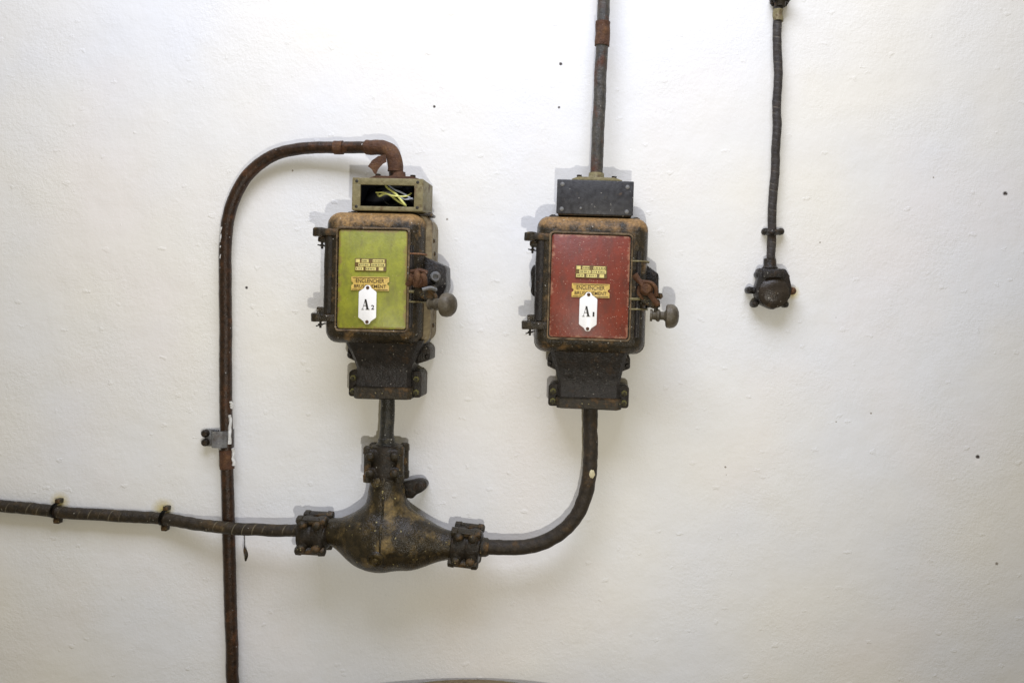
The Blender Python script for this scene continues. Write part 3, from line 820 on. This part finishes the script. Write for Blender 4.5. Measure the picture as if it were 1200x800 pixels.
# gland at the top edge of the photo
T = thing('cable_gland', 'rusty black cable gland at the top edge of the photo above the thin right cable', 'gland', X(912), 2, Z(-12))
b = bmesh.new()
lathe(b, V(0, 9, -24), V(0, 0, 1), [(0, 6), (6, 7), (7.5, 8.5), (9, 9), (40, 9)], 20)
obj('sleeve', b, M['gland'], T)
b = bmesh.new()
bx(b, -11, 11, -1, 19, -16, -9, 2)
for s in (-1, 1):
    for h in (3, 15): bolt(b, V(s * 7.6, h, -15), V(0, 0, -1), 3.3, 4)
obj('bolted_flange', b, M['joint_dark'], T)
b = bmesh.new(); tube(b, [W(912, 12, 9), W(911.8, 18, 9), W(911.6, 25, 9)], 6.2, 16, 1.5, 1.5)
obj('rag_wrapping', b, M['frame'], T).location -= T.location

# small round socket at the end of the thin cable
T = thing('wall_socket', 'small round black socket with lugs at the end of the thin right cable', 'socket', X(904, 10), 0, Z(341, 10))
b = bmesh.new()
pts = [(-17.5, 26), (15, 25.5), (18.5, 18), (22, 4), (20.5, -7), (14, -15), (5, -19), (0, -21.5), (-6, -19), (-15, -15), (-20, -6), (-20, 5), (-17, 14)]
poly(b, pts[::-1], 1.5, 20, 2.2); rough_up(b, .5, .1)
obj('body', b, M['black'], T)
b = bmesh.new()
lathe(b, V(.8, 19, -2), V(0, 1, 0), [(0, 18), (3, 17.6), (4.5, 15.5), (5, 14.6), (6.4, 12), (7.2, 7), (7.4, .5)], 28, phase=.2)
obj('round_cover', b, M['socket'], T)
b = bmesh.new(); bx(b, -12.5, 11.5, 18, 27, 15, 25, 1.5)
obj('cover_bridge', b, M['black'], T)
b = bmesh.new(); lathe(b, V(-2, 11, 24), V(0, 0, 1), [(0, 9), (3, 9.2), (5, 7.6), (13, 7.2), (14, 5.6)], 20)
obj('neck', b, M['joint_dark'], T)
for x, z, r, m in ((-26, 1, 4.2, 'black'), (23.5, 0, 4.4, 'rust'), (-20, -15, 4.2, 'joint_dark'), (15.5, -15.5, 3.8, 'joint_dark'), (-15, 19, 4.4, 'black'), (16.5, 16.5, 3.8, 'joint_dark')):
    b = bmesh.new()
    d = Vector((x, 0, z)); e = d * .6
    tube(b, [V(e.x, 8, e.z), V(x * .85, 8, z * .85), V(x, 8, z)], r * .95, 12, 2)
    lathe(b, V(x, 2, z), V(0, 1, 0), [(0, r), (13, r), (15, r * .7)], 12)
    screw(b, V(x, 16, z), V(0, 1, 0), r * .55, 2.2)
    obj('lug', b, M[m], T)

# ------------------------------------------------------------------ cast tee joint
HC = 38.
T = thing('joint_box', 'black-bronze cast iron three-way joint box with bolted clamps, under the green-panelled switch box', 'joint box', X(450, HC), 0, Z(625, HC))
O = V(X(450, HC), 0, Z(625, HC))
def J(px, py, h=HC): return W(px, py, h) - O
def rcone(p, a, b_, ra, rb):
    ab = b_ - a; t = max(0, min(1, (p - a).dot(ab) / ab.dot(ab)))
    return (p - (a + ab * t)).length - (ra + (rb - ra) * t)
A = (J(452.5, 556), J(454, 618), J(392, 622.5), J(430, 630), J(524, 638), J(482, 635), J(446, 632))
def smin(a, b_, k):
    h = max(k - abs(a - b_), 0) / k
    return min(a, b_) - h * h * k * .25
def sdf(p):
    p = Vector((p.x, (p.y + HC) / 1.0 - HC, p.z))
    d = rcone(p, A[0], A[1], 17, 27)
    d = smin(d, rcone(p, A[2], A[3], 15.5, 28.5), 24)
    d = smin(d, rcone(p, A[4], A[5], 16.5, 27.5), 24)
    d = smin(d, rcone(p, A[5], A[6], 27.5, 32.5), 12)
    d = smin(d, rcone(p, A[3], A[6], 28.5, 32.5), 12)
    return d
b = bmesh.new()
bmesh.ops.create_icosphere(b, subdivisions=6, radius=1)
c0 = J(450, 624)
for v in b.verts:
    d = v.co.normalized(); lo, hi = 5., 110.
    # march to the first crossing, then bisect
    t = 5.
    while t < 110 and sdf(c0 + d * t) < 0: t += 3
    lo, hi = t - 3, t
    for _ in range(12):
        mid = (lo + hi) / 2
        if sdf(c0 + d * mid) < 0: lo = mid
        else: hi = mid
    v.co = c0 + d * lo
rough_up(b, .9, .07)
body = obj('tee_body', b, M['joint_body'], T, smooth=80)
# casting ridge and filling plugs
b = bmesh.new()
rp_ = []
for k in range(15):
    py = 575 + k * 4.6; px = 454.5
    base = J(px, py); t = 0
    while sdf(base + V(0, t, 0)) < 0 and t < 70: t += .4
    rp_.append(base + V(0, t - .9, 0))
tube(b, rp_, 1.5, 8, 2, .3); obj('casting_ridge', b, M['joint'], T)
for px, py, r in ((447.5, 560, 9), (449, 643, 9.5)):
    b = bmesh.new(); base = J(px, py); t = 0
    while sdf(base + V(0, t, 0)) < 0 and t < 70: t += .4
    dd = V(0, 1, .15 if py < 600 else -.45)
    lathe(b, base + V(0, t - 5, 0), dd, [(0, r + 1.5), (3.5, r), (6.5, r - .8), (7, r - 2.5), (5.8, r - 3.2), (5.8, 3.5), (8.5, 3.2), (8.8, 2)], 22)
    obj('filling_plug', b, M['joint'], T)
# lug with bolt
b = bmesh.new()
pl = [(468, 566), (478, 564), (488, 561.5), (495, 561.5), (499.5, 566), (499, 573), (493, 577.5), (487, 580), (483, 585), (474, 584)]
ring = [(J(p, q, 26).x, J(p, q, 26).z) for p, q in pl]
poly(b, ring[::-1], 14, 24, 2.2); lathe(b, V(J(493, 570, 22).x, 2, J(493, 570, 22).z), V(0, 1, 0), [(0, 5.5), (24, 5.5), (25, 4.6)], 14); bolt(b, V(J(493, 570, 26).x, 27, J(493, 570, 26).z), V(0, 1, 0), 3.6, 3)
obj('lug', b, M['joint_dark'], T)
def clamp(p, ax, half, w, depth, extra=()):
    """collar of two bolted flanges around axis ax"""
    b = bmesh.new()
    ax = ax.normalized(); side = ax.cross(V(0, 1, 0)).normalized(); out = V(0, 1, 0)
    lathe(b, p - ax * half, ax, [(-2, w * .66), (0, w * .80), (half * .7, w * .88), (half, w * .80), (half * 1.3, w * .88), (half * 2, w * .80), (half * 2 + 1, w * .6)], 24)
    R = Matrix((side, out, ax)).transposed()
    for k in (-1, 1):
        t = bmesh.new(); bmesh.ops.create_cube(t, size=1)
        th = half * .84
        for v in t.verts: v.co = Vector((v.co.x * w * 1.74, v.co.y * depth * 1.8, v.co.z * th))
        bmesh.ops.bevel(t, geom=t.edges[:], offset=4.5, segments=3, affect='EDGES', profile=.5, clamp_overlap=True)
        for v in t.verts: v.co = R @ v.co + p + ax * (k * half * .53)
        merge(b, t)
    rough_up(b, .9, .11)
    cl = obj('clamp', b, M['joint_dark'], T)
    b = bmesh.new()
    for sx in (-1, 1):
        for sy in (-1, 1):
            q = p + side * (sx * w * .78) + out * (sy * depth * .62)
            lathe(b, q - ax * half * 1.12, ax, [(0, 3.2), (.8, 5.2), (half * .45, 5.6), (half * .5, 4.6), (half * 1.7, 4.6), (half * 1.75, 5.6), (half * 2.1, 5.2), (half * 2.2, 3)], 9)
        for k in (-1, 1):
            q = p + side * (sx * w * .60) + out * (depth * .82) + ax * (k * half * .52)
            lathe(b, q, out, [(0, 5), (3.5, 5.2), (5.5, 4.2), (6.6, 2)], 9)
    objs('clamp_bolt', b, M['gland'], cl)
clamp(J(453, 541), J(453, 520) - J(452.6, 560), 18.5, 22.5, 20)
clamp(J(368.5, 624), J(350, 622.5) - J(388, 624.5), 15.5, 21.5, 20)
clamp(J(547, 638.5), J(566, 641) - J(528, 636.5), 15.5, 22, 20)
b = bmesh.new(); lathe(b, J(453, 521, 37), V(0, 0, 1), [(0, 12), (2, 11.5), (3, 9.5), (7, 9.2), (8, 8.2)], 20); obj('cable_collar', b, M['cable_black'], T)
b = bmesh.new(); lathe(b, J(564, 640.5, 37), J(575, 641.2) - J(564, 640.5), [(0, 11), (6, 10.5), (9, 8.8)], 18); obj('cable_collar', b, M['gland'], T)

# scrap hanging under the cable
b = bmesh.new()
tube(b, [W(286.5, 626, 30), W(286.8, 634, 27), W(286.6, 640, 26)], .5, 6, 2)
tube(b, [W(286.6, 639, 26), W(287.4, 645, 26), W(288.4, 650, 26), W(287.6, 657, 26)], lambda L: max(.5, 2.3 * math.sin(min(1, L / 19) * PI * .9 + .15)), 8, 1.5, .8)
tag(obj('hanging_scrap', b, M['gland']), 'dark greenish scrap hanging on a thread under the left cable, right of the conduit', 'scrap')

# ------------------------------------------------------------------ lights, world, camera
def area(name, loc_, target, size, size_y, power, col):
    l = bpy.data.lights.new(name, 'AREA'); l.shape = 'RECTANGLE'; l.size = size; l.size_y = size_y; l.energy = power; l.color = col
    o = bpy.data.objects.new(name, l); C.objects.link(o); o.location = loc_
    o.rotation_euler = (Vector(target) - Vector(loc_)).to_track_quat('-Z', 'Y').to_euler()
    return o
area('ceiling_lamp', (-.16, -1.0, 1.50), (-.12, 0, -.05), 1.5, .8, 40, (.80, .84, 1))
l = bpy.data.lights.new('camera_flash', 'SPOT'); l.energy = 32.; l.color = (1, .965, .89); l.shadow_soft_size = .012
l.spot_size = math.radians(92); l.spot_blend = 1
o = bpy.data.objects.new('camera_flash', l); C.objects.link(o); o.location = (.07, -1.48, -.33)
o.rotation_euler = (Vector((-.20, 0, .02)) - o.location).to_track_quat('-Z', 'Y').to_euler()

w = bpy.data.worlds.new('World'); bpy.context.scene.world = w; w.use_nodes = True
w.node_tree.nodes['Background'].inputs[0].default_value = (1, .87, .60, 1)
w.node_tree.nodes['Background'].inputs[1].default_value = .29

cam = bpy.data.cameras.new('camera'); co = bpy.data.objects.new('camera', cam); C.objects.link(co)
co.location = (0, -D * S, 0); co.rotation_euler = (PI / 2, 0, 0)
cam.sensor_width = 36; cam.lens = 36 * D / 1200
cam.shift_x = -(VX - 600) / 1200; cam.shift_y = -(400 - VY) / 1200
cam.clip_end = 100; cam.clip_start = .05
sc = bpy.context.scene; sc.camera = co
sc.view_settings.view_transform = 'Standard'; sc.view_settings.look = 'None'; sc.view_settings.exposure = 0; sc.view_settings.gamma = 1
